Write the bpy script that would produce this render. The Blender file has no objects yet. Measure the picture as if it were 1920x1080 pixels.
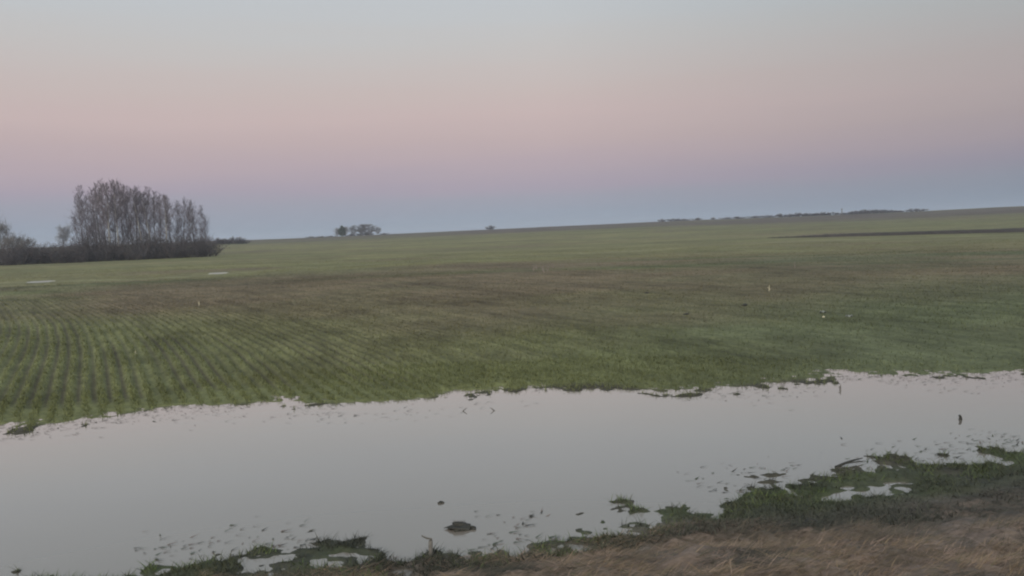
import bpy, math, random
import numpy as np

# ------------------------------------------------------------------ camera, sky, light, exposure
S = bpy.context.scene
COL = S.collection
F = 1567.0                       # focal length in photograph pixels (1920 wide)
CAM_Z = 3.2
PITCH, ROLL = math.radians(3.86), math.radians(2.0)
cp, sp, cr, sr = math.cos(PITCH), math.sin(PITCH), math.cos(ROLL), math.sin(ROLL)
fwd = np.array([0, cp, -sp]); r0 = np.array([1.0, 0, 0]); u0 = np.array([0, sp, cp])
right = cr * r0 - sr * u0
up = sr * r0 + cr * u0
from mathutils import Matrix, Vector
cam_d = bpy.data.cameras.new("camera")
cam = bpy.data.objects.new("camera", cam_d)
COL.objects.link(cam)
cam_d.sensor_width = 36.0
cam_d.lens = F / 1920 * 36.0
cam_d.clip_start = 0.1
cam_d.clip_end = 12000
m = Matrix.Identity(4)
for i in range(3):
    m[i][0], m[i][1], m[i][2] = right[i], up[i], -fwd[i]
m[2][3] = CAM_Z
cam.matrix_world = m
S.camera = cam

S.view_settings.view_transform = 'Standard'
S.view_settings.look = 'None'
S.view_settings.exposure = 0.0
S.view_settings.gamma = 1.0
S.render.engine = 'CYCLES'
S.cycles.pixel_filter_type = 'BLACKMAN_HARRIS'
S.cycles.filter_width = 2.1
S.cycles.max_bounces = 6
S.cycles.volume_bounces = 0


def lin(*c):
    r = []
    for v in c:
        v /= 255.0
        r.append(v / 12.92 if v <= 0.04045 else ((v + 0.055) / 1.055) ** 2.4)
    return (*r, 1.0)


SUN_EL, SUN_AZ = math.radians(1.0), math.radians(200)     # the sun has just gone down behind the camera
W = bpy.data.worlds.new("World"); S.world = W
W.use_nodes = True
wn, wl = W.node_tree.nodes, W.node_tree.links
wn.clear()


def N(nodes, t, **kw):
    n = nodes.new(t)
    for k, v in kw.items():
        setattr(n, k, v)
    return n


w_out = N(wn, 'ShaderNodeOutputWorld')
tc = N(wn, 'ShaderNodeTexCoord')
sep = N(wn, 'ShaderNodeSeparateXYZ'); wl.new(tc.outputs['Generated'], sep.inputs[0])
ramp = N(wn, 'ShaderNodeValToRGB')
el = ramp.color_ramp
stops = [(0.000, (144, 159, 176)), (0.008, (146, 159, 175)), (0.022, (149, 158, 173)), (0.040, (155, 157, 172)),
         (0.057, (164, 156, 172)), (0.083, (177, 162, 172)), (0.105, (186, 168, 172)), (0.133, (194, 175, 176)),
         (0.160, (194, 179, 178)), (0.190, (193, 184, 183)), (0.215, (191, 188, 188)), (0.240, (189, 191, 194)),
         (0.270, (188, 192, 197)), (0.36, (180, 189, 195)), (0.6, (160, 174, 188)), (1.0, (150, 166, 186))]
while len(el.elements) < len(stops):
    el.elements.new(0.5)
for e, (p, c) in zip(el.elements, stops):
    e.position = p; e.color = lin(*c)
mr = N(wn, 'ShaderNodeMapRange')                              # the sky darkens a little to the right
mr.inputs[1].default_value = 0.05; mr.inputs[2].default_value = 0.55
mr.inputs[3].default_value = 0.0; mr.inputs[4].default_value = 1.0
wl.new(sep.outputs['X'], mr.inputs[0])
dusk = N(wn, 'ShaderNodeMix', data_type='RGBA'); wl.new(mr.outputs[0], dusk.inputs['Factor'])
dusk.inputs['A'].default_value = (1, 1, 1, 1); dusk.inputs['B'].default_value = (.70, .75, .78, 1)
mb = N(wn, 'ShaderNodeMapRange')                              # afterglow behind the camera
mb.inputs[1].default_value = 0.3; mb.inputs[2].default_value = -0.9
mb.inputs[3].default_value = 1.0; mb.inputs[4].default_value = 4.4
mb.interpolation_type = 'SMOOTHSTEP'
wl.new(sep.outputs['Y'], mb.inputs[0])
glow = N(wn, 'ShaderNodeMapRange'); glow.inputs[1].default_value = 0.2; glow.inputs[2].default_value = -0.7
wl.new(sep.outputs['Y'], glow.inputs[0])
warm = N(wn, 'ShaderNodeMix', data_type='RGBA'); wl.new(glow.outputs[0], warm.inputs['Factor'])
warm.inputs['A'].default_value = (1, 1, 1, 1); warm.inputs['B'].default_value = (1.35, 1.12, .80, 1)
wm = N(wn, 'ShaderNodeMix', data_type='RGBA', blend_type='MULTIPLY'); wm.inputs['Factor'].default_value = 1.0
wl.new(ramp.outputs[0], wm.inputs['A']); wl.new(warm.outputs['Result'], wm.inputs['B'])
hz_m = N(wn, 'ShaderNodeMapping'); hz_m.inputs['Scale'].default_value = (1.6, 1.6, 22); wl.new(tc.outputs['Generated'], hz_m.inputs[0])
hz_n = N(wn, 'ShaderNodeTexNoise'); hz_n.inputs['Scale'].default_value = 1.5; hz_n.inputs['Detail'].default_value = 4; wl.new(hz_m.outputs[0], hz_n.inputs['Vector'])
hz_r = N(wn, 'ShaderNodeMapRange'); hz_r.inputs[1].default_value = .3; hz_r.inputs[2].default_value = .7; hz_r.inputs[3].default_value = -.006; hz_r.inputs[4].default_value = .006
wl.new(hz_n.outputs[0], hz_r.inputs[0])
hz_a = N(wn, 'ShaderNodeMath', operation='ADD'); wl.new(sep.outputs['Z'], hz_a.inputs[0]); wl.new(hz_r.outputs[0], hz_a.inputs[1]); wl.new(hz_a.outputs[0], ramp.inputs[0])
bg1 = N(wn, 'ShaderNodeBackground'); wm2 = N(wn, 'ShaderNodeMix', data_type='RGBA', blend_type='MULTIPLY'); wm2.inputs['Factor'].default_value = 1.0
wl.new(wm.outputs['Result'], wm2.inputs['A']); wl.new(dusk.outputs['Result'], wm2.inputs['B'])
wl.new(wm2.outputs['Result'], bg1.inputs[0]); wl.new(mb.outputs[0], bg1.inputs[1])
sky = N(wn, 'ShaderNodeTexSky', sky_type='NISHITA', sun_disc=False)
sky.sun_elevation = SUN_EL; sky.sun_rotation = SUN_AZ; sky.altitude = 100; sky.dust_density = 2.0
bg2 = N(wn, 'ShaderNodeBackground'); wl.new(sky.outputs[0], bg2.inputs[0]); bg2.inputs[1].default_value = 0.03
add = N(wn, 'ShaderNodeAddShader'); wl.new(bg1.outputs[0], add.inputs[0]); wl.new(bg2.outputs[0], add.inputs[1])
wl.new(add.outputs[0], w_out.inputs['Surface'])

sun_d = bpy.data.lights.new("sun", 'SUN')
sun_d.energy = 0.7; sun_d.angle = math.radians(50); sun_d.color = (1.0, 0.86, 0.68)
sun = bpy.data.objects.new("sun", sun_d); COL.objects.link(sun)
sun.rotation_euler = Vector((math.sin(SUN_AZ), math.cos(SUN_AZ), 0.55)).to_track_quat('Z', 'Y').to_euler()


# ------------------------------------------------------------------ helpers
def tag(o, label=None, cat=None, group=None, kind=None):
    if label: o['label'] = label
    if cat: o['category'] = cat
    if group: o['group'] = group
    if kind: o['kind'] = kind
    return o


def mesh_np(name, V, FC, mats, col=None, parent=None, smooth=False, link=True):
    """V (n,3), FC (m,k) with k 3 or 4, one loop array; col (n,3) becomes the point attribute 'col'."""
    V = np.asarray(V, np.float32); FC = np.asarray(FC, np.int32)
    me = bpy.data.meshes.new(name)
    me.vertices.add(len(V)); me.vertices.foreach_set('co', V.ravel())
    k = FC.shape[1]
    me.loops.add(FC.size); me.loops.foreach_set('vertex_index', FC.ravel())
    me.polygons.add(len(FC))
    me.polygons.foreach_set('loop_start', np.arange(0, FC.size, k, dtype=np.int32))
    if smooth:
        me.polygons.foreach_set('use_smooth', np.ones(len(FC), bool))
    if col is not None:
        a = me.attributes.new('col', 'FLOAT_COLOR', 'POINT')
        c = np.ones((len(V), 4), np.float32); c[:, :3] = col
        a.data.foreach_set('color', c.ravel())
    me.update(calc_edges=True)
    for mt in (mats if isinstance(mats, (list, tuple)) else [mats]):
        me.materials.append(mt)
    o = bpy.data.objects.new(name, me)
    if link: COL.objects.link(o)
    if parent: o.parent = parent
    return o


def empty(name, loc, rz=0.0):
    o = bpy.data.objects.new(name, None); COL.objects.link(o)
    o.location = loc; o.rotation_euler = (0, 0, rz)
    o.empty_display_size = 0.2
    return o


def hash2(ix, iy, seed):
    h = (ix.astype(np.int64) * 374761393 + iy.astype(np.int64) * 668265263 + seed * 1442695041) & 0xffffffff
    h = ((h ^ (h >> 13)) * 1274126177) & 0xffffffff
    h = ((h ^ (h >> 16)) * 2246822519) & 0xffffffff
    return ((h ^ (h >> 15)) & 0xffffff) / float(0xffffff)


def vnoise(x, y, seed):
    ix, iy = np.floor(x), np.floor(y)
    fx, fy = x - ix, y - iy
    fx = fx * fx * (3 - 2 * fx); fy = fy * fy * (3 - 2 * fy)
    a, b = hash2(ix, iy, seed), hash2(ix + 1, iy, seed)
    c, d = hash2(ix, iy + 1, seed), hash2(ix + 1, iy + 1, seed)
    return (a + (b - a) * fx) * (1 - fy) + (c + (d - c) * fx) * fy - 0.5


def fbm(x, y, scale, seed, octv=4, gain=0.5):
    s, a, f = 0, 1.0, 1.0 / scale
    ca, sa = math.cos(0.6), math.sin(0.6)
    for k in range(octv):
        s = s + a * vnoise(x * f + 17.3 * k, y * f - 9.1 * k, seed + k)
        x, y = ca * x - sa * y, sa * x + ca * y
        a *= gain; f *= 2.03
    return s          # about -0.8 .. 0.8


def sstep(x, a, b):
    t = np.clip((x - a) / (b - a), 0, 1)
    return t * t * (3 - 2 * t)


def ray(px, py):
    d = fwd * F + right * (px - 960) - up * (py - 540)
    return d / np.linalg.norm(d)


def flat(px, py, z=0.0):
    d = ray(px, py)
    t = (z - CAM_Z) / d[2]
    return d[0] * t, d[1] * t


# ------------------------------------------------------------------ land form
FAR = [(-300, 815), (0, 806), (60, 806), (130, 800), (200, 792), (260, 779), (330, 771), (450, 766), (490, 764), (600, 764), (700, 763),
       (780, 757), (850, 748), (950, 738), (1050, 731), (1130, 729), (1190, 735), (1240, 741), (1330, 736), (1420, 727),
       (1500, 720), (1600, 713), (1700, 712), (1800, 711), (1920, 707), (2300, 690)]
NEAR = [(-500, 1200), (120, 1088), (230, 1076), (330, 1057), (430, 1043), (520, 1030), (600, 1018), (660, 1015), (700, 1045), (760, 1052), (820, 1044),
        (900, 1034), (1000, 1012), (1060, 1000), (1100, 975), (1130, 962), (1220, 947), (1300, 930), (1400, 908), (1500, 896), (1560, 888),
        (1640, 872), (1720, 858), (1800, 846), (1920, 818), (2300, 740)]
DRY = [(-500, 1260), (400, 1100), (650, 1078), (800, 1064), (1000, 1040), (1100, 1022), (1250, 1000), (1400, 996), (1550, 985), (1700, 972), (1800, 955),
       (1920, 925), (2300, 850)]


def curve(pts):
    p = np.array([flat(*q) for q in pts])
    p = p[np.argsort(p[:, 0])]
    return p


FAR = [(x, y - 9) for x, y in FAR]
NEAR = [(x, y + (15 if x > 1050 else 2)) for x, y in NEAR]
CF, CN, CD = curve(FAR), curve(NEAR), curve(DRY)
RW = 0.28                                   # row spacing
RDX, RDY = -0.515, 0.857                      # the drill rows run away to the left
SKY_AZ = np.radians([-90, -32, -18, -13, -8.7, 0, 11, 19, 25.5, 31.5, 90])
SKY_PX = np.array([0, 0, 0.5, 1.0, 3.0, 5.5, 9.0, 8.8, 9.6, 12, 15])
PUD = [(78, 528.5, 18, 4.4), (408, 513, 13, 4.5)]   # puddles lying in the hollow beyond the first rise


def land0(X, Y):
    R = np.hypot(X, Y); az = np.arctan2(X, Y)
    yf = np.interp(X, CF[:, 0], CF[:, 1]); yn = np.interp(X, CN[:, 0], CN[:, 1]); yd = np.interp(X, CD[:, 0], CD[:, 1])
    d1 = Y - yf; d2 = yn - Y; d3 = yd - Y
    # field side
    zfield = np.interp(R, [0, 16, 22, 34, 50, 70, 86, 120, 160, 230, 450], [0, .03, .12, .28, .42, .36, .22, .50, .70, 1.15, 1.9])
    crest = CAM_Z + 450 * np.interp(az, SKY_AZ, SKY_PX) / F
    t = sstep(R, 150, 470)
    zfield = zfield * (1 - t) + crest * t
    zfield = np.where(R > 470, crest - (R - 470) * 0.0004, zfield)
    z1 = np.where(d1 > 0, np.minimum(d1 * 0.040, 0.05) + zfield * sstep(d1, 0, 6), d1 * 0.045)
    # near side: a wet flat, then the dry bank
    z2 = np.where(d2 > 0, np.minimum(d2 * 0.05, 0.055), d2 * 0.065)
    z2 = z2 + np.where(d3 > 0, d3 * 0.20 * sstep(d3, 0, 1.2), 0)
    z = np.where(d1 > d2, z1, z2)
    return np.clip(z, -0.25, 60), d1, d2, d3, R, az


GYS = np.linspace(0, 400, 4001)
GXS = np.cumsum(np.interp(GYS, [0, 22, 27, 35, 45, 400], [.50, .50, .56, .67, .70, .70])) * .1


def across(X, Y):
    """Distance across the drill rows, which run off to the left and bend a little."""
    return (X + np.interp(Y, GYS, GXS)) * .86 + .10 * fbm(X, Y, 9, 37, 2)


def boundary():
    pts = [(0, 531), (300, 522), (600, 501), (800, 490), (1000, 480), (1250, 467), (1500, 452), (1700, 446), (1920, 440)]
    return pts


def land(X, Y, fine=True):
    z, d1, d2, d3, R, az = land0(X, Y)
    e = 1 - sstep(np.minimum(np.abs(d1), np.abs(d2)), 0.5, 2.5)
    z = z + (0.045 * fbm(X, Y, 1.2, 3, 4, 0.55) + 0.055 * fbm(X, Y, .30, 5, 3, .6) + .022 * fbm(X, Y, .10, 6, 2)) * np.where((d1 > -1.2) | (d2 > -1.6), 1, 0) * (0.35 + 0.65 * e) * np.where(R > 60, 0, 1)
    z = z + 0.22 * fbm(X, Y, 26, 11, 3) * sstep(d1, 3, 30) + 1.0 * fbm(X, Y, 130, 12, 3) * sstep(R, 130, 330) * (1 - sstep(R, 380, 440))
    # puddles
    for (cx, cy, wx, wy, PZ) in PUDW:
        D = math.hypot(cx, cy); ca, sa = cy / D, cx / D
        u, v = (X - cx) * ca - (Y - cy) * sa, (X - cx) * sa + (Y - cy) * ca
        q = (u / (wx + 5)) ** 2 + ((v + 3) / 9) ** 2
        z = z + (PZ - z) * (1 - sstep(q, .35, 1.0))
        q = (u / wx) ** 2 + (v / wy) ** 2
        z = z - 0.10 * (1 - sstep(q + .9 * fbm(X, Y, 1.0, 57, 3), 0.6, 1.2))
    # pools on the wet grass of the near side
    for (cx, cy, wx, wy, dep) in POOLS:
        q = ((X - cx) / wx) ** 2 + ((Y - cy) / wy) ** 2
        w = np.exp(-q * q)
        z = z * (1 - w) + (0.075 * fbm(X, Y * 1.4, .17, 7, 2) + .006 - dep * .16) * w
    if fine:
        rr = across(X, Y)                   # distance across the rows
        wob = 0.035 * fbm(X, Y, 2.5, 31, 2)
        ph = (rr + wob) / RW * 2 * np.pi
        amp = 0.027 * sstep(d1, 0.9, 2.2) * (1 - sstep(R, 45, 90)) * (1 - .75 * sstep(np.degrees(az), -18, 6)) * (0.55 + 0.9 * np.clip(0.5 + fbm(rr, Y * 0.15, 1.6, 33, 2), 0, 1))
        z = z + amp * np.sin(ph)
        z = z + 0.02 * fbm(X, Y, 0.35, 41, 3) * sstep(d1, 0, 1) * (1 - sstep(R, 40, 70))
        z = z + 0.11 * fbm(X, Y, 0.55, 43, 4, .6) * sstep(d3, 0.1, 0.6)
    return z


PUDW = []
POOLS = []
_p = []
for (px, py, hx, hy) in PUD:
    X0, Y0 = flat(px, py, 0.27)
    _p.append((X0, Y0, hx * Y0 / F * 1.3, 2.0, float(land(np.array([X0]), np.array([Y0 - 3]), False)[0])))
PUDW = _p
for (px, py, wx, wy, dep) in [(1565, 935, .16, .12, .09), (1600, 925, .2, .16, .1), (1640, 917, .35, .10, .07), (1672, 925, .18, .10, .10), (1690, 907, .2, .06, .06),
                              (1780, 893, .16, .06, .10), (1768, 897, .10, .05, .08), (1885, 884, .05, .04, .06), (1320, 957, .10, .06, .10), (1440, 903, .2, .05, .06),
                              (640, 1050, .28, .12, .09), (560, 1046, .2, .07, .06), (500, 1052, .12, .05, .06), (1140, 1000, .3, .07, .07), (1440, 893, .3, .05, .05), (862, 992, .55, .42, .6), (950, 1000, .4, .3, .5), (760, 1010, .3, .3, .4)]:
    X0, Y0 = flat(px, py, 0.0)
    k_ = 1.0 if dep > .3 else 1.35
    POOLS.append((X0, Y0, wx * k_, wy * k_ * 1.2, dep))


def hit(px, py):
    """Where the sight line through a photograph pixel meets the land."""
    d = ray(px, py)
    t = np.geomspace(4, 2500, 6000)
    X, Y, Z = d[0] * t, d[1] * t, CAM_Z + d[2] * t
    g = land(X, Y, fine=False)
    k = np.argmax(Z < g)
    if k == 0: k = len(t) - 1
    return float(X[k]), float(Y[k]), float(g[k])


def at(px, dist):
    """A point on the land in the direction of column px, at a distance."""
    d = ray(px, 450)
    s = dist / math.hypot(d[0], d[1])
    X, Y = d[0] * s, d[1] * s
    return X, Y, float(land(np.array([X]), np.array([Y]), fine=False)[0])


# ------------------------------------------------------------------ materials
def mat(name, rough=0.9, base=(0.1, 0.1, 0.1), attr=True, noise=None, bump=0.0, bscale=30, spec=0.2, vary=0.35, two=False):
    M = bpy.data.materials.new(name); M.use_nodes = True
    n, l = M.node_tree.nodes, M.node_tree.links
    b = n['Principled BSDF']
    b.inputs['Roughness'].default_value = rough
    b.inputs['Specular IOR Level'].default_value = spec
    if attr:
        a = N(n, 'ShaderNodeAttribute', attribute_name='col'); src = a.outputs['Color']
    else:
        a = N(n, 'ShaderNodeRGB'); a.outputs[0].default_value = (*base, 1); src = a.outputs[0]
    t = N(n, 'ShaderNodeTexCoord')
    if noise:
        for sc, det, amt in noise:
            nz = N(n, 'ShaderNodeTexNoise'); nz.inputs['Scale'].default_value = sc; nz.inputs['Detail'].default_value = det
            l.new(t.outputs['Object'], nz.inputs['Vector'])
            r = N(n, 'ShaderNodeMapRange'); r.inputs[1].default_value = 0.3; r.inputs[2].default_value = 0.7
            r.inputs[3].default_value = 1 - amt; r.inputs[4].default_value = 1 + amt
            l.new(nz.outputs[0], r.inputs[0])
            mx = N(n, 'ShaderNodeVectorMath', operation='SCALE'); l.new(src, mx.inputs[0]); l.new(r.outputs[0], mx.inputs['Scale'])
            src = mx.outputs[0]
    l.new(src, b.inputs['Base Color'])
    if bump:
        nz = N(n, 'ShaderNodeTexNoise'); nz.inputs['Scale'].default_value = bscale; nz.inputs['Detail'].default_value = 4
        l.new(t.outputs['Object'], nz.inputs['Vector'])
        bp = N(n, 'ShaderNodeBump'); bp.inputs['Strength'].default_value = bump; bp.inputs['Distance'].default_value = 0.02
        l.new(nz.outputs[0], bp.inputs['Height']); l.new(bp.outputs[0], b.inputs['Normal'])
    return M


M_ground = mat('field soil and crop', noise=[(1.7, 5, .16), (9, 4, .22)], bump=0.5, bscale=22)
M_blade = mat('grass blades', rough=0.7, spec=0.15)
M_bark = mat('grey bark', attr=False, base=(.100, .092, .098), noise=[(3, 3, .3)])
M_pale = mat('pale birch bark', attr=False, base=(.26, .255, .255), noise=[(2.5, 3, .45)])
M_twiggrey = mat('grey twigs', attr=False, base=(.150, .145, .155), noise=[(.4, 2, .2)])
M_twig = mat('bare twigs', attr=False, base=(.125, .108, .132), noise=[(.4, 2, .25)])
M_twigw = mat('pale willow twigs', attr=False, base=(.20, .175, .165), noise=[(.4, 2, .25)])
M_brush = mat('dark brush', attr=False, base=(.082, .074, .084), noise=[(.35, 3, .4)])
M_ever = mat('evergreen needles', attr=False, base=(.040, .055, .038), noise=[(.5, 2, .3)])
M_mud = mat('wet dark mud', attr=False, base=(.030, .030, .028), noise=[(14, 3, .4)], rough=.5, bump=.5)
M_wood = mat('weathered grey wood', attr=False, base=(.13, .125, .125), noise=[(18, 4, .3)])
M_straw = mat('bleached straw', attr=False, base=(.50, .47, .37), noise=[(20, 3, .2)])
M_reed = mat('dark wet reed', attr=False, base=(.10, .095, .09), noise=[(20, 3, .2)])
M_ice = mat('milky ice', attr=False, base=(.20, .20, .185), noise=[(1.5, 3, .25)], rough=.35, spec=.5)
M_litter = mat('pale plastic scrap', attr=False, base=(.19, .21, .21), noise=[(20, 3, .12)], rough=.5)

M_water = bpy.data.materials.new('muddy water'); M_water.use_nodes = True
n, l = M_water.node_tree.nodes, M_water.node_tree.links
b = n['Principled BSDF']
n.remove(b)
t = N(n, 'ShaderNodeTexCoord'); nz = N(n, 'ShaderNodeTexNoise'); nz.inputs['Scale'].default_value = 2.2; nz.inputs['Detail'].default_value = 3
mp = N(n, 'ShaderNodeMapping'); mp.inputs['Scale'].default_value = (.5, 1.3, 1)
l.new(t.outputs['Object'], mp.inputs[0]); l.new(mp.outputs[0], nz.inputs['Vector'])
bp = N(n, 'ShaderNodeBump'); bp.inputs['Strength'].default_value = 0.10; bp.inputs['Distance'].default_value = 0.015
l.new(nz.outputs[0], bp.inputs['Height'])
fr = N(n, 'ShaderNodeFresnel'); fr.inputs['IOR'].default_value = 1.34
fm = N(n, 'ShaderNodeMath', operation='MULTIPLY', use_clamp=True); fm.inputs[1].default_value = 1.9; l.new(fr.outputs[0], fm.inputs[0])
n2 = N(n, 'ShaderNodeTexNoise'); n2.inputs['Scale'].default_value = .35; n2.inputs['Detail'].default_value = 3; l.new(mp.outputs[0], n2.inputs['Vector'])
mud = N(n, 'ShaderNodeMix', data_type='RGBA'); l.new(n2.outputs[0], mud.inputs['Factor'])
mud.inputs['A'].default_value = (.148, .130, .118, 1); mud.inputs['B'].default_value = (.176, .156, .142, 1)
df = N(n, 'ShaderNodeBsdfDiffuse'); l.new(mud.outputs['Result'], df.inputs['Color'])
gl = N(n, 'ShaderNodeBsdfGlossy'); gl.inputs['Roughness'].default_value = .05; gl.inputs['Color'].default_value = (1, 1, 1, 1); l.new(bp.outputs[0], gl.inputs['Normal'])
ms = N(n, 'ShaderNodeMixShader'); l.new(fm.outputs[0], ms.inputs[0]); l.new(df.outputs[0], ms.inputs[1]); l.new(gl.outputs[0], ms.inputs[2])
l.new(ms.outputs[0], n['Material Output'].inputs['Surface'])

# ------------------------------------------------------------------ ground, one sheet to the horizon
rings = np.concatenate([np.geomspace(2.2, 6, 60)[:-1], np.geomspace(6, 62, 600)[:-1], np.geomspace(62, 520, 260)[:-1], np.geomspace(520, 3500, 30)])
azs = np.concatenate([np.linspace(-180, -40, 60)[:-1], np.linspace(-40, 40, 680)[:-1], np.linspace(40, 180, 60)[:-1]])
A, RR = np.meshgrid(np.radians(azs), rings)
GX, GY = (RR * np.sin(A)).ravel(), (RR * np.cos(A)).ravel()
GZ = land(GX, GY)
_, D1, D2, D3, RG, AG = land0(GX, GY)
BND = np.array([hit(*q)[:2] for q in boundary()])


def field_colour(X, Y, d1, R, az):
    """Albedo of the field: green crop, browner where the drill came up thin, paler grass in the hollow, furrow shadows painted in."""
    green = np.array([.112, .121, .057]); olive = np.array([.152, .147, .072]); brown = np.array([.116, .094, .064]); dull = np.array([.084, .096, .054]); fallow = np.array([.082, .068, .060])
    azd = np.degrees(az)
    n1 = fbm(X, Y, 14, 61, 4); n2 = fbm(X, Y, 45, 62, 3); n3 = fbm(X, Y * 1.0, 5, 63, 4)
    w_br = np.clip(sstep(R, 26, 44) * (1 - sstep(R, 60, 82)) * (0.78 - 0.012 * np.maximum(azd, 0)) + n1 * 1.0 + 0.0, 0, 1)
    w_fa = np.clip(sstep(R, 230, 330) * 0.9 + n2 * .7, 0, 1) * sstep(R, 200, 310)
    w_ol = np.clip(sstep(R, 66, 92) * (1 - sstep(R, 220, 330)) * 0.9 + n2 * .5 * sstep(R, 40, 90), 0, 1)
    w_pt = np.clip((n2 + .7 * n1 - .08) * 1.6, 0, .8) * sstep(R, 17, 30) * (1 - sstep(R, 90, 140))
    w_du = np.clip(sstep(azd, -4, 26) * (1 - 0.7 * sstep(R, 60, 130)) + n3 * 0.5, 0, 1)
    v = Y - .08 * X
    str_ = fbm(X * .13, v, 5, 68, 4) * sstep(R, 28, 60)
    w_br = np.clip(w_br * sstep(azd, -31, -24) + str_ * 1.0, 0, 1); w_ol = np.clip(w_ol + fbm(X * .10, v, 9, 69, 3) * sstep(R, 50, 90), 0, 1) * (1 - .45 * sstep(azd, 2, 26))
    c = np.repeat(green[None], len(X), 0)
    for w, k in ((w_du, dull), (w_pt, brown * .92), (w_ol, olive), (w_br, brown), (w_fa, fallow)):
        c = c * (1 - w[:, None]) + k * w[:, None]
    # thin stripes of bare soil between the drill rows
    rr = across(X, Y)
    st = 0.5 + 0.5 * np.sin((rr + 0.035 * fbm(X, Y, 2.5, 31, 2)) / RW * 2 * np.pi)
    st = 1 - (1 - st) ** 3.4
    soil = np.array([.066, .058, .038])
    ws = (1 - st) * 0.95 * sstep(d1, .9, 2.2) * (1 - sstep(R, 40, 90)) * (1 - .75 * sstep(azd, -18, 6)) * np.clip(0.55 + 1.5 * fbm(rr, Y * .06, .55, 35, 3) + .8 * fbm(X, Y, 4, 36, 3), 0.0, 1)
    c = c * (1 - ws[:, None]) + soil * ws[:, None]
    al = X * RDX + Y * RDY
    furrow_shade = (fbm(rr * 2.6, al * .55, 1.0, 38, 4, .65) + .6 * fbm(rr * 1.0, al * .22, 1.6, 39, 3)) * sstep(d1, .6, 1.8) * (1 - .7 * sstep(R, 45, 110))  # streaks along the rows: furrow shadows painted into the albedo
    yb = np.interp(X, BND[:, 0], BND[:, 1])
    wb = np.exp(-((Y - yb + 1.5 * fbm(X, Y, 12, 58, 2)) / 1.8) ** 2) * .7 * np.clip(.7 + fbm(X, Y, 15, 59, 3), 0, 1)
    c = c * (1 - wb[:, None]) + np.array([.185, .175, .105]) * wb[:, None]
    c = c * (1 + 0.28 * n3 + 0.20 * fbm(X, Y, 1.2, 66, 3) + .30 * str_ + .46 * np.clip(furrow_shade, -.8, .5))[:, None]
    return np.clip(c, 0.01, 0.5)


def near_colour(X, Y, d2, d3):
    mud = np.array([.042, .042, .037]); grass = np.array([.050, .062, .033]); dry = np.array([.165, .126, .106]); grey = np.array([.075, .068, .062])
    n1 = fbm(X, Y, .9, 71, 4); n2 = fbm(X, Y, .35, 72, 3)
    w = np.clip(.5 + n1 * 1.2, 0, 1)[:, None]
    c = mud * (1 - w) + grass * w
    t = sstep(d3 + n1 * .5, -.45, .1)[:, None]; c = c * (1 - t) + grey * t
    t = (sstep(d3 + n1 * .6, .0, .5) * np.clip(.75 + n2, 0, 1))[:, None]; c = c * (1 - t) + dry * t
    return c


c_f = field_colour(GX, GY, D1, RG, AG)
c_n = near_colour(GX, GY, D2, D3)
c_w = np.array([.05, .047, .038])
GC = np.where((D1 > D2)[:, None], c_f, c_n)
tw = sstep(np.maximum(D1, D2), -.25, .1)[:, None]
GC = c_w * (1 - tw) + GC * tw
nr, na = len(rings), len(azs)
idx = np.arange(nr * na).reshape(nr, na)
a_ = idx[:-1]; b_ = idx[1:]
FC = np.stack([a_, np.roll(a_, -1, 1), np.roll(b_, -1, 1), b_], -1).reshape(-1, 4)[:, ::-1]
# close the middle below the camera
V = np.stack([GX, GY, GZ], -1)
ground = tag(mesh_np('ground', V, FC, M_ground, GC, smooth=True), kind='structure')


def sheet(name, x0, x1, y0, y1, z, m_):
    o = mesh_np(name, [(x0, y0, z), (x1, y0, z), (x1, y1, z), (x0, y1, z)], [(0, 1, 2, 3)], m_)
    return tag(o, kind='structure')


sheet('water', -60, 60, 2.5, 24, 0.0, M_water)
for (cx, cy, wx, wy, PZ) in PUDW:
    k = 40
    an = np.linspace(0, 2 * np.pi, k, endpoint=False)
    rad = 1.5
    D = math.hypot(cx, cy); ca, sa = cy / D, cx / D
    uu, vv = wx * rad * np.cos(an), wy * rad * np.sin(an)
    v = np.stack([cx + uu * ca + vv * sa, cy - uu * sa + vv * ca, np.full(k, PZ - .02)], -1)
    v = np.vstack([v, [[cx, cy, PZ - .02]]])
    f = [(i, (i + 1) % k, k) for i in range(k)]
    tag(mesh_np('puddle_ice', v, f, M_ice), kind='structure')

# dark open ditch on the right of the field
dp = [hit(*q) for q in [(1440, 446), (1500, 445.5), (1560, 444.5), (1620, 443), (1700, 441), (1780, 439), (1860, 437), (1960, 434), (2100, 430)]]
v, f = [], []
rng = np.random.default_rng(5)
xs = np.linspace(0, len(dp) - 1, 160)
for i, s in enumerate(xs):
    q = np.array([np.interp(s, range(len(dp)), [d[k] for d in dp]) for k in range(2)])
    wd = np.interp(s, [0, 2, 5, 8], [0.4, 3.2, 5.0, 6.0]) * (1 + .15 * rng.normal())
    for t_, dz in ((0, .03), (.25, .35), (.6, .48), (1, .03)):
        X, Y = q[0] - .1 * wd * t_, q[1] + wd * t_
        v.append((X, Y, float(land(np.array([X]), np.array([Y]))[0]) + dz * min(1, wd / 3.5)))
for i in range(len(xs) - 1):
    for k in range(3):
        f.append((i * 4 + k, i * 4 + 4 + k, i * 4 + 5 + k, i * 4 + 1 + k))
M_spoil = mat('dark turned soil', attr=False, base=(.045, .038, .036), noise=[(.6, 4, .35)])
tag(mesh_np('ditch', v, f, M_spoil, smooth=True), kind='structure')


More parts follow.
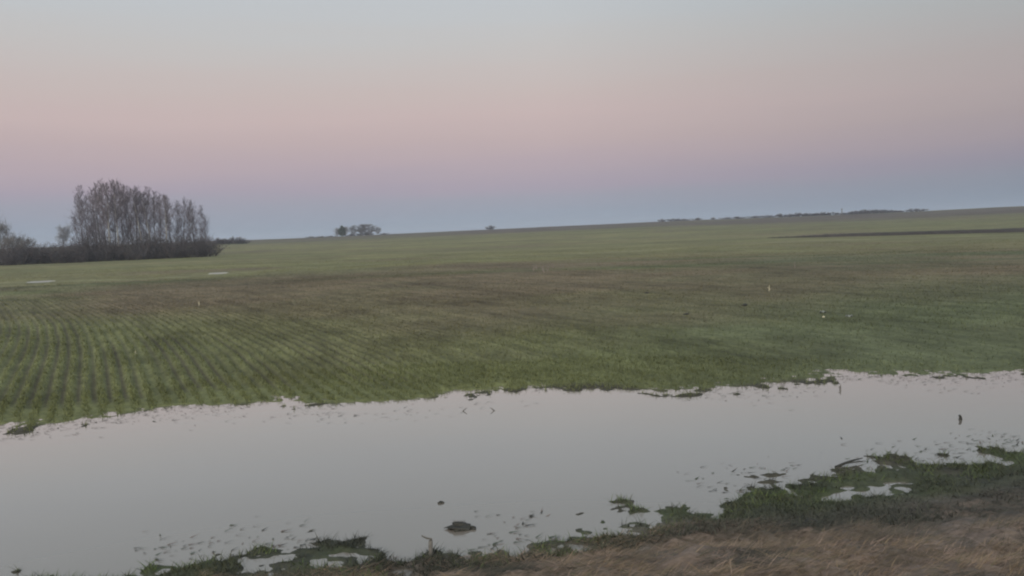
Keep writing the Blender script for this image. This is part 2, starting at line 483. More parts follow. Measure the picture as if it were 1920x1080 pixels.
# ------------------------------------------------------------------ grass and crop (stuff)
def blades(name, P, length, width, heading, lean, curl, colr, mtl, seg=2):
    """One mesh of bent tapering blades rooted at P. heading: direction of lean; lean: 0 upright .. 1.5 flat."""
    n_ = len(P)
    hx, hy = np.cos(heading), np.sin(heading)
    sx, sy = -hy, hx
    tw_ = np.random.default_rng(len(P)).uniform(-1, 1, n_)
    # the width runs partly along the lean so that blades show from every side
    wx, wy = sx * np.cos(tw_) + hx * np.sin(tw_), sy * np.cos(tw_) + hy * np.sin(tw_)
    Vs = []
    pos = P.copy(); ang = lean.copy()
    for s in range(seg + 1):
        w = width * (1 - s / seg) * .5 if s < seg else None
        if s < seg:
            Vs.append(pos - np.stack([wx * w, wy * w, 0 * w], -1)); Vs.append(pos + np.stack([wx * w, wy * w, 0 * w], -1))
        else:
            Vs.append(pos)
        st = length / seg
        pos = pos + np.stack([hx * np.sin(ang) * st, hy * np.sin(ang) * st, np.cos(ang) * st], -1)
        ang = ang + curl / seg
    k = len(Vs)
    V = np.stack(Vs, 1).reshape(-1, 3)
    bs = (np.arange(n_) * k)[:, None]
    tris = []
    for s in range(seg):
        if s < seg - 1:
            tris += [(2 * s, 2 * s + 1, 2 * s + 3), (2 * s, 2 * s + 3, 2 * s + 2)]
        else:
            tris += [(2 * s, 2 * s + 1, 2 * s + 2)]
    FCt = np.concatenate([bs + np.array(t_)[None] for t_ in tris], 0)
    return mesh_np(name, V, FCt, mtl, np.repeat(colr, k, 0))


rng = np.random.default_rng(21)
# crop on the field: along the rows, denser in the picture near the water
n_ = 350000
R_ = np.exp(np.concatenate([rng.uniform(np.log(13.5), np.log(110), 260000), rng.uniform(np.log(13.5), np.log(20), n_ - 260000)])); a_ = np.radians(rng.uniform(-36, 36, n_))
X_, Y_ = R_ * np.sin(a_), R_ * np.cos(a_)
rr = across(X_, Y_)
near_row = np.round((rr + .035 * fbm(X_, Y_, 2.5, 31, 2)) / RW - .25) * RW + RW * .25
pull = np.where(R_ < 60, .75, 0) * (1 - .8 * sstep(np.degrees(a_), -18, 5)) * rng.uniform(.35, 1, n_)
dr = (near_row - rr) * pull
X_, Y_ = X_ + RDY * dr, Y_ - RDX * dr
z_, d1_, d2_, d3_, R_, a_ = land0(X_, Y_)
z_ = land(X_, Y_)
thin = np.clip(.72 + .9 * fbm(X_, Y_, 6, 81, 3), .1, 1)
keep = (d1_ > -1.6) & (z_ > .004) & (rng.uniform(0, 1, n_) < thin)
X_, Y_, z_, R_, a_, d1_ = [q[keep] for q in (X_, Y_, z_, R_, a_, d1_)]
n_ = len(X_)
pd = np.min([np.hypot((X_ - cx) / (wx + 3), (Y_ - cy) / 8) for cx, cy, wx, wy, _z in PUDW], axis=0) < 1
X_, Y_, z_, R_, a_, d1_ = [q[~pd] for q in (X_, Y_, z_, R_, a_, d1_)]
n_ = len(X_)
c_ = field_colour(X_, Y_, d1_ * 0, R_, a_) * (1.0 + .22 * rng.normal(size=(n_, 1))) * np.array([1.0, 1.02, .95])
blades('winter_crop', np.stack([X_, Y_, z_ - .005], -1), rng.uniform(.05, .12, n_) * (1 - .4 * sstep(R_, 20, 60)), .007 * np.maximum(1, R_ / 11) * rng.uniform(.7, 1.3, n_),
       rng.uniform(0, 6.28, n_), rng.uniform(.1, .9, n_), rng.uniform(.2, 1.2, n_), np.clip(c_, .01, .5), M_blade)
tag(bpy.data.objects['winter_crop'], kind='stuff', label='short green winter crop growing in drill rows')


def near_pool(X, Y, z):
    o = np.zeros(len(X), bool)
    for (cx, cy, wx, wy, dep) in POOLS:
        if dep < .3:
            o |= (((X - cx) / (wx + .04)) ** 2 + ((Y - cy + .06) / (wy + .12)) ** 2 < 1) & (z < .022)
    return o


def near_grass(name, n_, dlo, dhi, xr, ln, wd, cols, lean, flat_heading, seed, wet=0.0):
    r = np.random.default_rng(seed)
    X = r.uniform(*xr, n_)
    yn = np.interp(X, CN[:, 0], CN[:, 1]); yd = np.interp(X, CD[:, 0], CD[:, 1])
    lo, hi = dlo(X, yn, yd), dhi(X, yn, yd)
    Y = lo + (hi - lo) * r.uniform(0, 1, n_)
    z = land(X, Y)
    k = (z > .006) & (r.uniform(0, 1, n_) < np.clip(.65 + 1.3 * fbm(X, Y, .8, seed + 1, 3), .08, 1)) & ~near_pool(X, Y, z) & (Y > 2.2)
    X, Y, z = X[k], Y[k], z[k]; n_ = len(X)
    cols = np.array(cols)
    pick = np.clip((.5 + fbm(X * .55, Y, .55, seed + 5, 4) * 1.35 + r.normal(size=n_) * .14) * len(cols), 0, len(cols) - 1).astype(int)
    c = cols[pick] * (1 + (.25 if flat_heading is None else .15) * r.normal(size=(n_, 1))) * (1 if flat_heading is None else .80)
    if flat_heading is None:              # the flat turns to dull dark sward away from the water
        yn = np.interp(X, CN[:, 0], CN[:, 1])
        w = sstep(yn - Y + .5 * fbm(X, Y, .9, 96, 3), .45, 1.1)
        c = c * (1 - w[:, None]) + np.array([.047, .050, .040]) * (1 + .25 * r.normal(size=(n_, 1))) * w[:, None]
    if flat_heading is not None:          # the upper edge of the wet flat: darker, older grass
        yd = np.interp(X, CD[:, 0], CD[:, 1])
        w = (1 - sstep(yd - Y + .9 * fbm(X, Y, 1.4, 95, 3), .1, 1.5)) * sstep(X, .5, 3.5)
        c = c * (1 - w[:, None]) + np.array([.070, .066, .056]) * (1 + .3 * r.normal(size=(n_, 1))) * w[:, None]
    hd = (flat_heading + r.normal(size=n_) * .42 + np.where(r.uniform(size=n_) < .45, np.pi, 0)) if flat_heading is not None else r.uniform(0, 6.28, n_)
    o = blades(name, np.stack([X, Y, z - .004], -1), r.uniform(*ln, n_), r.uniform(*wd, n_), hd, r.uniform(*lean, n_), r.uniform(.1, .7, n_), np.clip(c, .008, .6), M_blade, 3)
    return o


G = near_grass('shore_grass', 130000, lambda X, a, b: b - .35, lambda X, a, b: a + 1.3, (-7, 13), (.04, .15), (.006, .013),
               [(.036, .038, .030), (.046, .056, .031), (.068, .092, .036), (.078, .098, .040), (.052, .056, .034)], (.5, 1.4), None, 31)
tag(G, kind='stuff', label='dark green grass on the wet near shore')
G = near_grass('dry_grass', 300000, lambda X, a, b: np.maximum(b - 6.5, 2.4), lambda X, a, b: b + .15, (-3.8, 9.5), (.07, .24), (.003, .009),
               [(.058, .055, .042), (.095, .080, .060), (.250, .175, .138), (.300, .222, .178), (.120, .108, .066), (.280, .205, .135), (.240, .165, .108), (.310, .220, .180), (.130, .100, .072)], (1.05, 1.60), math.radians(14), 41)
tag(G, kind='stuff', label='matted dry beige grass on the bank')
# bits of straw and leaf floating along both shores
r_ = np.random.default_rng(77); n_ = 3400
X = r_.uniform(-11, 13, n_); side = r_.uniform(size=n_) < .55
Y = np.where(side, np.interp(X, CF[:, 0], CF[:, 1]) - np.abs(r_.normal(size=n_)) * .8, np.interp(X, CN[:, 0], CN[:, 1]) + np.abs(r_.normal(size=n_)) * .55)
k = (fbm(X, Y, 1.3, 91, 3) > .02) & (land(X, Y) < 0)
X, Y = X[k], Y[k]; n_ = len(X)
c = np.array([(.035, .036, .032), (.05, .048, .04), (.04, .055, .03), (.12, .09, .08)])[r_.integers(0, 4, n_)]
G = blades('floating_debris', np.stack([X, Y, np.full(n_, .006)], -1), r_.uniform(.03, .15, n_), r_.uniform(.010, .034, n_), r_.normal(size=n_) * .5 + .15, r_.uniform(1.35, 1.55, n_), r_.uniform(-.1, .2, n_), c, M_blade, 3)
tag(G, kind='stuff', label='dark bits of straw floating along the shores')


# ------------------------------------------------------------------ trees and bushes
class Tubes:
    def __init__(s): s.v, s.f = [], []

    def tube(s, pts, rad, k=3):
        b0 = len(s.v); m_ = len(pts)
        for i, p in enumerate(pts):
            d = (pts[min(i + 1, m_ - 1)] - pts[max(i - 1, 0)])
            d = d / (np.linalg.norm(d) + 1e-9)
            u = np.cross(d, [0.31, 0.95, 0.1]); u /= np.linalg.norm(u) + 1e-9
            w = np.cross(d, u)
            for j in range(k):
                an = 2 * math.pi * j / k
                s.v.append(p + rad[i] * (u * math.cos(an) + w * math.sin(an)))
        for i in range(m_ - 1):
            for j in range(k):
                s.f.append((b0 + i * k + j, b0 + i * k + (j + 1) % k, b0 + (i + 1) * k + (j + 1) % k, b0 + (i + 1) * k + j))

    def build(s, name, mtl, parent):
        return mesh_np(name, np.array(s.v), s.f, mtl, parent=parent, smooth=True)


def wander(r, p, d, L, n, bend, upw):
    pts = [p]; d = d / np.linalg.norm(d)
    for i in range(n):
        d = d + r.normal(size=3) * bend + np.array([0, 0, upw]); d /= np.linalg.norm(d)
        pts.append(pts[-1] + d * L / n)
    return pts, d


def bare_tree(name, H, seed, bark, twig, spread=.16, start=.3, limbs=46, subs=5, twigs=4, rt=.11, tr=.0115, rise=.95, round_=False, upw=.07):
    """Tapered trunk with ascending limbs, branchlets and twigs; trunk and crown are its two parts."""
    r = np.random.default_rng(seed)
    root = empty(name, (0, 0, 0))
    T = Tubes(); C = Tubes()
    tp, _ = wander(r, np.zeros(3), np.array([r.normal() * .03, r.normal() * .03, 1]), H * .95, 9, .025, .05)
    T.tube(tp, [rt * (1.15 if i == 0 else 1 - .9 * i / 9) for i in range(10)], 6)
    for i in range(limbs):
        h = start + (1 - start) * (i + r.uniform()) / limbs * .97
        j = h * 9; a = int(min(j, 8)); p = tp[a] + (tp[a + 1] - tp[a]) * (j - a)
        az = r.uniform(0, 6.283) ; hh = (h - start) / (1 - start)
        prof = math.sin(math.pi * (0.18 + .80 * hh)) ** .8 if round_ else (1 - hh) ** .8 * (.55 + .9 * min(hh * 2.2, 1) * .6) * 1.12
        L = H * spread * ((.20 if round_ else .10) + 1.3 * prof) * r.uniform(.75, 1.25)
        d = np.array([math.cos(az), math.sin(az), rise * r.uniform(.6, 1.5)])
        lp, ld = wander(r, p, d, L, 4, .13, upw)
        rb = rt * .28 * (1 - .6 * hh)
        C.tube(lp, [rb, rb * .8, rb * .6, rb * .45, tr * .6])
        for k in range(subs):
            q = lp[1 + int(r.integers(0, 4))]
            d2 = ld * .6 + r.normal(size=3) * .5 + np.array([0, 0, .15 if round_ else .5])
            bp_, bd = wander(r, q, d2, L * r.uniform(.35, .7), 3, .18, .12)
            C.tube(bp_, [tr * 1.3, tr * 1.1, tr * .9, tr * .6])
            for t_ in range(twigs):
                q2 = bp_[int(r.integers(0, 4))]
                d3 = bd * .5 + r.normal(size=3) * .55 + np.array([0, 0, .1 if round_ else .5])
                wp, _ = wander(r, q2, d3, L * r.uniform(.18, .4), 2, .2, .1)
                C.tube(wp, [tr, tr * .8, tr * .5])
    T.build('trunk', bark, root)
    C.build('crown', twig, root)
    return root


def bush(name, H, Wd, seed, mtl, stems=26, tr=.02, leaf=500, leafm=None, lsz=.16, thin=0.0):
    """Many-stemmed bush: stems with twigs, and clumps of small leaf faces still hanging on."""
    r = np.random.default_rng(seed)
    root = empty(name, (0, 0, 0))
    T = Tubes()
    L_, LF = [], []
    for i in range(stems):
        az = r.uniform(0, 6.283); out = r.uniform(0, 1) ** .6
        p = np.array([math.cos(az), math.sin(az), 0]) * Wd * .28 * out
        d = np.array([math.cos(az) * out * .9 * Wd / H, math.sin(az) * out * .9 * Wd / H, 1.0])
        L = H * r.uniform(.75, 1.02) * (1 - .22 * out)
        sp_, sd = wander(r, p, d, L, 5, .10, .04)
        T.tube(sp_, [tr * 2, tr * 1.7, tr * 1.4, tr * 1.1, tr * .9, tr * .5])
        for k in range(14):
            q = sp_[int(r.integers(1, 6))]
            wp, _ = wander(r, q, sd * .5 + r.normal(size=3) * .6 + np.array([0, 0, .2]), H * r.uniform(.12, .34), 3, .2, .08)
            T.tube(wp, [tr, tr * .8, tr * .65, tr * .4])
            for g in range(max(1, leaf // (stems * 14))):
                c = wp[int(r.integers(0, 4))] + r.normal(size=3) * H * .03
                if c[2] < .05: c[2] = .05
                if r.uniform() < (c[2] / H) ** 1.5 * thin: continue
                u = r.normal(size=3); u /= np.linalg.norm(u); w = np.cross(u, r.normal(size=3)); w /= np.linalg.norm(w) + 1e-9
                s_ = lsz * r.uniform(.5, 1.2); b0 = len(L_)
                L_ += [c - u * s_ * .5, c + w * s_ * .35, c + u * s_ * .5, c - w * s_ * .35]
                LF.append((b0, b0 + 1, b0 + 2, b0 + 3))
    T.build('stems', mtl, root)
    if leaf: mesh_np('leaves', np.array(L_), LF, leafm or mtl, parent=root)
    return root


def copy_tree(o):
    c = o.copy(); COL.objects.link(c)
    for ch in o.children:
        d = ch.copy(); COL.objects.link(d); d.parent = c
    return c


def put(proto, used, X, Y, Z, sx, sz, rz, label, cat, group=None):
    o = proto if not used.get(proto.name) else copy_tree(proto)
    used[proto.name] = True
    o.location = (X, Y, Z - .05); o.scale = (sx, sx, sz); o.rotation_euler = (0, 0, rz)
    tag(o, label, cat, group)
    return o


used = {}
rt = random.Random(8)
GH = 13.0
grey = [bare_tree('bare_tree', GH, 100 + i, M_bark, M_twig, spread=.155, start=.07 + .04 * (i % 3), limbs=62) for i in range(4)]
pale = [bare_tree('pale_birch', GH, 120 + i, M_pale, M_twig, spread=.15, start=.40 + .04 * i, rt=.15) for i in range(2)]
ORD = ['first', 'second', 'third', 'fourth', 'fifth', 'sixth', 'seventh', 'eighth', 'ninth', 'tenth', 'eleventh', 'twelfth', 'thirteenth',
       'fourteenth', 'fifteenth', 'sixteenth', 'seventeenth', 'eighteenth', 'nineteenth', 'twentieth']
# column in the photograph, row of tops, distance, which kind
GROVE = [(142, 405, 150, 'g'), (155, 368, 156, 'g'), (166, 352, 160, 'g'), (178, 356, 168, 'g'), (188, 346, 158, 'g'), (197, 342, 165, 'g'), (205, 347, 155, 'p'),
         (214, 343, 160, 'g'), (222, 342, 155, 'p'), (231, 347, 166, 'g'), (240, 352, 174, 'g'), (248, 347, 160, 'g'), (257, 350, 156, 'g'), (266, 353, 155, 'p'),
         (274, 352, 168, 'g'), (283, 360, 155, 'p'), (291, 358, 156, 'g'), (301, 364, 168, 'g'), (311, 366, 155, 'p'), (321, 366, 165, 'g'), (331, 374, 160, 'g'),
         (345, 370, 157, 'g'), (354, 378, 168, 'g'), (365, 372, 158, 'g'), (376, 382, 154, 'g'), (386, 402, 158, 'g')]
ng = npale = 0
for i, (px, top, dist, kd) in enumerate(GROVE):
    X, Y, Z = at(px, dist)
    hor = 435 - (px - 960) * math.tan(ROLL)
    ztop = CAM_Z + (hor - top - 2) / F * dist
    hh = (ztop - Z) * 1.0
    if kd == 'g':
        ng += 1; pr = grey[i % 4]
        place = 'lowest, at the left edge of the grove' if i == 0 else 'low, at the right edge of the grove' if i == len(GROVE) - 1 else '%s grey trunk from the left in the grove' % ORD[ng - 1]
        lab = 'bare tree with fine purplish twigs, %s' % place
        grp = 'grey trunked bare trees of the grove'
    else:
        lab = 'bare birch with pale whitish trunk, %s pale trunk from the left in the grove' % ORD[npale]
        npale += 1; pr = pale[i % 2]; grp = 'pale birches of the grove'
    sx = hh / GH * rt.uniform(.9, 1.15)
    put(pr, used, X, Y, Z, sx, hh / GH, rt.uniform(0, 6.28), lab, 'tree', grp)

# dark brush under the grove and along to the left
bp = [bush('dark_bush', 3.9, 3.6, 200 + i, M_brush, stems=40, tr=.014, leaf=1120, lsz=.24, thin=1.15) for i in range(3)]
xs = [-24, -8, 8, 22, 36, 50, 63, 77, 90, 103, 116, 129, 142]
for i, px in enumerate(xs):
    X, Y, Z = at(px, 150 + rt.uniform(-3, 6))
    lab = 'dark leafless bush in the low hedge left of the grove, ' + (
        'at the photo\'s left edge' if i == 1 else 'beyond the left edge' if i == 0 else 'touching the grove' if i == len(xs) - 1 else '%s from the left edge' % ORD[i - 1])
    put(bp[i % 3], used, X, Y, Z, rt.uniform(.95, 1.15), rt.uniform(.76, .93), rt.uniform(0, 6.28), lab, 'bush', 'dark bushes of the low hedge')
xs = [154, 166, 178, 190, 202, 214, 226, 238, 250, 262, 274, 286, 298, 310, 322, 334, 346, 358, 370, 381, 391]
for i, px in enumerate(xs):
    X, Y, Z = at(px, 149 + rt.uniform(-1, 5) + .01 * i)
    w = 'foot of the grove'
    lab = 'dark dense brush at the %s, %s' % (w, 'leftmost of its row' if i == 0 else 'rightmost, rounding the corner' if i == len(xs) - 1 else (
        '%s from the left' % ORD[i] if i < 11 else '%s from the right' % ORD[len(xs) - 1 - i]))
    put(bp[i % 3], used, X, Y, Z, rt.uniform(.85, 1.2), rt.choice([.62, .75, .9, 1.0, 1.2]) * (.65 if i == 20 else 1), rt.uniform(0, 6.28), lab, 'bush', 'dark brush at the foot of the grove')

# pale crowns behind the hedge on the far left
wil = [bare_tree('willow_tree', 6.5, 300 + i, M_bark, M_twiggrey, spread=.34, start=.15, limbs=40, subs=6, twigs=6, tr=.03, rt=.16, rise=.5, round_=True, upw=.04) for i in range(2)]
for i, (px, top, dist, lab) in enumerate([(2, 433, 215, 'grey round crowned tree at the left edge, above the hedge'), (18, 451, 205, 'low pale willow behind the hedge by the left edge'),
                                          (32, 451, 220, 'pale rounded willow behind the hedge, middle of three'), (48, 452, 212, 'pale rounded willow behind the hedge, rightmost of three'),
                                          (118, 433, 430, 'faint hazy tree standing alone just left of the grove')]):
    X, Y, Z = at(px, dist); hor = 435 - (px - 960) * math.tan(ROLL)
    hh = CAM_Z + (hor - top) / F * dist - Z
    put(wil[i % 2], used, X, Y, Z, hh / 6.5 * .82, hh / 6.5, rt.uniform(0, 6.28), lab, 'tree')

# small group of trees far out on the rise
far_g = [bare_tree('field_tree', 9, 400 + i, M_bark, M_twiggrey, spread=.25 if i < 2 else .17, start=.12 if i != 1 else .26, limbs=44, subs=6, twigs=5, tr=.045, rt=.2, rise=.12, round_=True, upw=.0) for i in range(3)]
FT = [(633, 428, 0, 1.0, 'broad bare tree, leftmost of the distant group on the rise'), (649, 426, 1, .85, 'slim grey tree right of the dark one in the distant group'),
      (664, 423, 0, .8, 'round topped bare tree in the middle of the distant group'), (677, 420.5, 2, 1.5, 'tall pale column shaped tree in the distant group'),
      (685, 420, 2, 1.5, 'tallest tree right of centre in the distant group'), (697, 420, 2, 1.5, 'tall dark slender tree toward the right of the distant group'),
      (709, 426, 0, .85, 'hazy bare tree, rightmost of the distant group')]
for (px, top, k, ws, lab) in FT:
    X, Y, Z = at(px, 455); hor = 435 - (px - 960) * math.tan(ROLL)
    hh = CAM_Z + (hor - top) / F * 455 - Z
    put(far_g[k], used, X, Y, Z, hh / 9 * ws, hh / 9, rt.uniform(0, 6.28), lab, 'tree', 'distant group of trees on the rise')


def evergreen(name, H, seed):
    r = np.random.default_rng(seed); root = empty(name, (0, 0, 0)); T = Tubes()
    T.tube([np.zeros(3), np.array([.1, 0, H * .5]), np.array([.0, 0, H])], [.22, .15, .03], 6)
    V_, F_ = [], []
    for i in range(1500):
        h = r.uniform(.12, 1) ** .9; c = np.array([0, 0, H * h]); a = r.uniform(0, 6.28)
        w = H * .30 * math.sin(math.pi * (.12 + .85 * h)) * math.sqrt(r.uniform(.05, 1)) * (1 + .3 * math.sin(a * 3 + h * 9))
        c = c + np.array([math.cos(a) * w, math.sin(a) * w, 0]); u = r.normal(size=3) * .35; q = r.normal(size=3) * .25; b0 = len(V_)
        V_ += [c - u, c + q, c + u, c - q]; F_.append((b0, b0 + 1, b0 + 2, b0 + 3))
    T.build('trunk', M_bark, root); mesh_np('crown', np.array(V_), F_, M_ever, parent=root)
    return root


ev = evergreen('evergreen_tree', 5.2, 9)
X, Y, Z = at(642, 445); put(ev, used, X, Y, Z, 1, 1, 0, 'dark evergreen tree in front of the distant group on the rise', 'tree')

# low bushes along the skyline
sk = [bush('skyline_bush', 3.0, 4.0, 500 + i, M_brush, stems=18, tr=.05, leaf=700, lsz=.42) for i in range(2)]
SK = [(404, 447.5, 282, .85, 'dark bush nearest the grove in the distant hedge right of it'), (414, 449.5, 282, .85, 'low bush second in the distant hedge right of the grove'),
      (424, 448.5, 282, .85, 'bush third in the distant hedge right of the grove'), (434, 445.5, 282, .85, 'taller dark bush in the distant hedge right of the grove'),
      (446, 445.5, 279, .85, 'broad dark bush at the right end of the distant hedge'), (457, 450.5, 280, .85, 'tiny bush trailing off the right end of the distant hedge'),
      (581, 444, 440, .8, 'small pointed bush on the skyline, well left of the distant trees'), (597, 446, 445, .6, 'tiny bush on the skyline between two larger bushes'),
      (608, 443.5, 450, 1, 'small bush on the skyline just left of the distant trees'), (622, 445, 452, .9, 'low bush at the left foot of the distant trees'),
      (655, 439.5, 456, 1.1, 'low brush under the distant trees, right of the evergreen'), (672, 438.5, 456, 1.2, 'low brush at the feet of the middle distant trees'), (692, 437, 456, 1.2, 'low brush between the slender distant trees'), (722, 439.5, 456, 1, 'low bush trailing off right of the distant trees'),
      (919, 423.5, 455, 1.0, 'lone hazy bush on the skyline near the middle'), (1242, 411.5, 455, .9, 'tiny dot of a bush on the skyline, right of the lone one'),
      (1266, 410.5, 455, 1.7, 'low broad bush on the right skyline'), (1284, 411.5, 455, 1.2, 'flat bush joined to the low broad bush on the right skyline'),
      (1306, 409.5, 455, 1.0, 'small bush on the right skyline between two bushes'), (1338, 408.5, 455, .5, 'small upright bush on the right skyline'),
      (1468, 402, 455, 1.4, 'low bush starting the scrub left of the far pole'), (1499, 400.5, 455, 1.2, 'small bush in the scrub left of the far pole'),
      (1516, 401, 455, 1.5, 'flat bush in the scrub left of the far pole'), (1543, 399.5, 455, 1.6, 'broad bush in the scrub left of the far pole'),
      (1562, 399.5, 455, 1.4, 'bush closest to the far pole on its left'), (1362, 408.5, 455, 1.2, 'low scrub on the right skyline, just right of the small upright bush'), (1388, 407, 455, 1.5, 'low scrub on the right skyline, second right of the small upright bush'),
      (1415, 406, 455, 1.4, 'low scrub on the right skyline, third right of the small upright bush'), (1442, 404.5, 455, 1.5, 'low scrub on the right skyline, fourth right of the small upright bush'),
      (1484, 402.5, 455, 1.3, 'low scrub on the skyline between two bushes left of the far pole'), (1530, 401.5, 455, 1.4, 'low scrub on the skyline between a flat and a broad bush'), (1720, 393.5, 455, 1.8, 'pale flat bush right of the far wood on the skyline')]
for i, (px, top, dist, ws, lab) in enumerate(SK):
    X, Y, Z = at(px, dist); hor = 435 - (px - 960) * math.tan(ROLL)
    hh = max(.8, CAM_Z + (hor - top) / F * dist - Z)
    put(sk[i % 2], used, X, Y, Z, ws * 1.1, hh / 3.0, rt.uniform(0, 6.28), lab, 'bush', 'bushes along the skyline')
# the far wood on the right skyline
xs = [1586, 1596, 1606, 1616, 1626, 1637, 1648, 1659, 1670, 1681, 1691]
tops = [401, 398.5, 397, 395.5, 395, 395, 395, 395, 395.5, 397, 398.5]
for i, (px, top) in enumerate(zip(xs, tops)):
    X, Y, Z = at(px, 462 + 3 * (i % 3)); hor = 435 - (px - 960) * math.tan(ROLL)
    hh = max(1, CAM_Z + (hor - top) / F * 462 - Z)
    lab = 'hazy tree clump in the far wood on the right skyline, ' + ('leftmost' if i == 0 else 'rightmost' if i == len(xs) - 1 else '%s from its left end' % ORD[i])
    put(sk[i % 2], used, X, Y, Z, 1.35, hh / 3.0, rt.uniform(0, 6.28), lab, 'bush', 'tree clumps of the far wood')
# pole
X, Y, Z = at(1579, 450)
pole = empty('pole', (X, Y, Z - .1))
T = Tubes(); T.tube([np.zeros(3), np.array([0, 0, 1.6]), np.array([.03, 0, 3.3])], [.22, .2, .16], 8); T.build('shaft', M_wood, pole)
T = Tubes(); T.tube([np.array([-.5, 0, 2.9]), np.array([0, -.16, 2.92]), np.array([.5, 0, 2.9])], [.09, .09, .09], 6); T.build('crossarm', M_wood, pole)
tag(pole, 'thin dark pole standing on the right skyline beside the far wood', 'pole')


# ------------------------------------------------------------------ small things in the water and on the field
def lump(name, pts_scale, seed, mtl, loc, rz, label, cat, tufts=0, extra=None):
    import bmesh
    r = random.Random(seed)
    bm = bmesh.new(); bmesh.ops.create_icosphere(bm, subdivisions=4, radius=1.0)
    V_ = np.array([v.co for v in bm.verts])
    dn = fbm(V_[:, 0] * 1.0 + seed, V_[:, 1] + V_[:, 2] * 1.7, .55, seed, 4)
    for v, d in zip(bm.verts, dn):
        s = 1 + .5 * d
        v.co = (v.co.x * pts_scale[0] * s, v.co.y * pts_scale[1] * s, (v.co.z * s if v.co.z > -.3 else -.3) * pts_scale[2])
    me = bpy.data.meshes.new(name); bm.to_mesh(me); bm.free(); me.materials.append(mtl)
    for p in me.polygons: p.use_smooth = True
    o = bpy.data.objects.new(name, me); COL.objects.link(o); o.location = loc; o.rotation_euler = (0, 0, rz)
    tag(o, label, cat)
    return o


def stalk(name, h, rad, mtl, loc, lean, label, cat, leaves=2, seed=0, group=None):
    """A dead stalk with a bent tip and a couple of strap leaves."""
    r = np.random.default_rng(seed)
    root = empty(name, loc)
    T = Tubes(); pts = [np.zeros(3)]
    for i in range(4):
        pts.append(pts[-1] + np.array([lean * (.5 + .5 * i) * h / 4, 0, h / 4]))
    T.tube(pts, [rad, rad * .95, rad * .85, rad * .7, rad * .3], 6); T.build('stem', mtl, root)
    for k in range(leaves):
        T = Tubes(); q = pts[1 + k % 3]; dx = -1 if k % 2 else 1
        T.tube([q, q + np.array([dx * h * .14, 0, h * .14]), q + np.array([dx * h * .34, .02, h * .10])], [rad * .5, rad * .6, rad * .1], 4); T.build('leaf', mtl, root)
    tag(root, label, cat, group)
    return root


# dark tussock of mud and roots lying in the shallows
X, Y = flat(862, 991)
tus = empty('mud_clump', (X, Y, 0))
o = lump('clod', (.115, .10, .060), 3, M_mud, (0, 0, 0), 0, None, None); o.parent = tus
o = lump('root_end', (.030, .03, .028), 5, M_mud, (.155, -.03, 0), 0, None, None); o.parent = tus
T = Tubes(); T.tube([np.array([-.17, 0, .012]), np.array([-.08, 0, .03]), np.array([0, 0, .03]), np.array([.16, -.02, .02])], [.004, .016, .018, .012], 6); T.build('root', M_mud, tus)
T = Tubes()
for k in range(9):
    T.tube([np.array([-.05 + .012 * k, .01, .05]), np.array([-.06 + .015 * k, 0, .085]), np.array([-.075 + .018 * k, 0, .095])], [.003, .0025, .001], 3)
T.build('grass_stubs', M_reed, tus)
tag(tus, 'dark clump of mud and roots lying in the shallow water near the bank', 'clump')
X, Y = flat(827, 943); lump('floating_clod', (.035, .03, .028), 8, M_mud, (X, Y, 0), .3, 'small dark clod poking out of the open water above the mud clump', 'clod')
# short bent stump standing in the water on the right
X, Y = flat(1800, 787)
st = empty('stump', (X, Y, -.03)); T = Tubes()
T.tube([np.array([-.005, 0, 0]), np.array([.012, 0, .05]), np.array([.010, 0, .09]), np.array([-.002, 0, .118]), np.array([-.016, 0, .128])], [.042, .038, .028, .026, .014], 8); T.build('stem', M_mud, st)
T = Tubes(); T.tube([np.array([.0, 0, .115]), np.array([-.025, 0, .122]), np.array([-.036, 0, .118])], [.018, .014, .006], 6); T.build('knob', M_mud, st)
st.scale = (.72, .72, .8)
tag(st, 'short dark bent stump standing alone in the open water at right', 'stump')
# post by the bank
X, Y, Z = hit(808, 1050)
X, Y = flat(808, 1047)
Z = float(land(np.array([X]), np.array([Y]))[0])
po = empty('wooden_post', (X, Y, Z - .05)); T = Tubes()
T.tube([np.array([0, 0, 0]), np.array([.001, 0, .1]), np.array([.004, 0, .2]), np.array([.004, 0, .212])], [.024, .023, .022, .017], 8); T.build('shaft', M_wood, po)
T = Tubes(); T.tube([np.array([-.085, .02, .255]), np.array([-.03, .0, .235]), np.array([.02, 0, .225])], [.006, .010, .007], 5); T.build('twig', M_reed, po)
tag(po, 'short grey wooden post standing at the edge of the near bank', 'post')
# reeds bent over near the far shore
for (px, py, dx, lab) in [(865, 771, 1, 'thin bent reed sticking out of the water, left of the pair by far shore'), (930, 770, -1, 'darker bent reed sticking out of the water, right of the pair by far shore')]:
    X, Y = flat(px, py)
    rd = empty('reed', (X, Y, -.03)); T = Tubes()
    T.tube([np.zeros(3), np.array([.035 * dx, 0, .035]), np.array([.075 * dx, 0, .068]), np.array([.105 * dx, 0, .090])], [.010, .010, .008, .003], 5); T.build('stem', M_reed, rd)
    T = Tubes(); T.tube([np.array([0.0, 0, .02]), np.array([.03 * dx, -.02, .03]), np.array([.05 * dx, -.03, .034])], [.006, .006, .002], 5); T.build('leaf', M_reed, rd)
    tag(rd, lab, 'reed')
for (px, py, h, lab) in [(1575, 731, .12, 'short dark reed stub standing in the water off the far shore'), ]:
    X, Y = flat(px, py); stalk('reed_stub', h, .014, M_reed, (X, Y, -.02), .1, lab, 'reed', 2, 3)
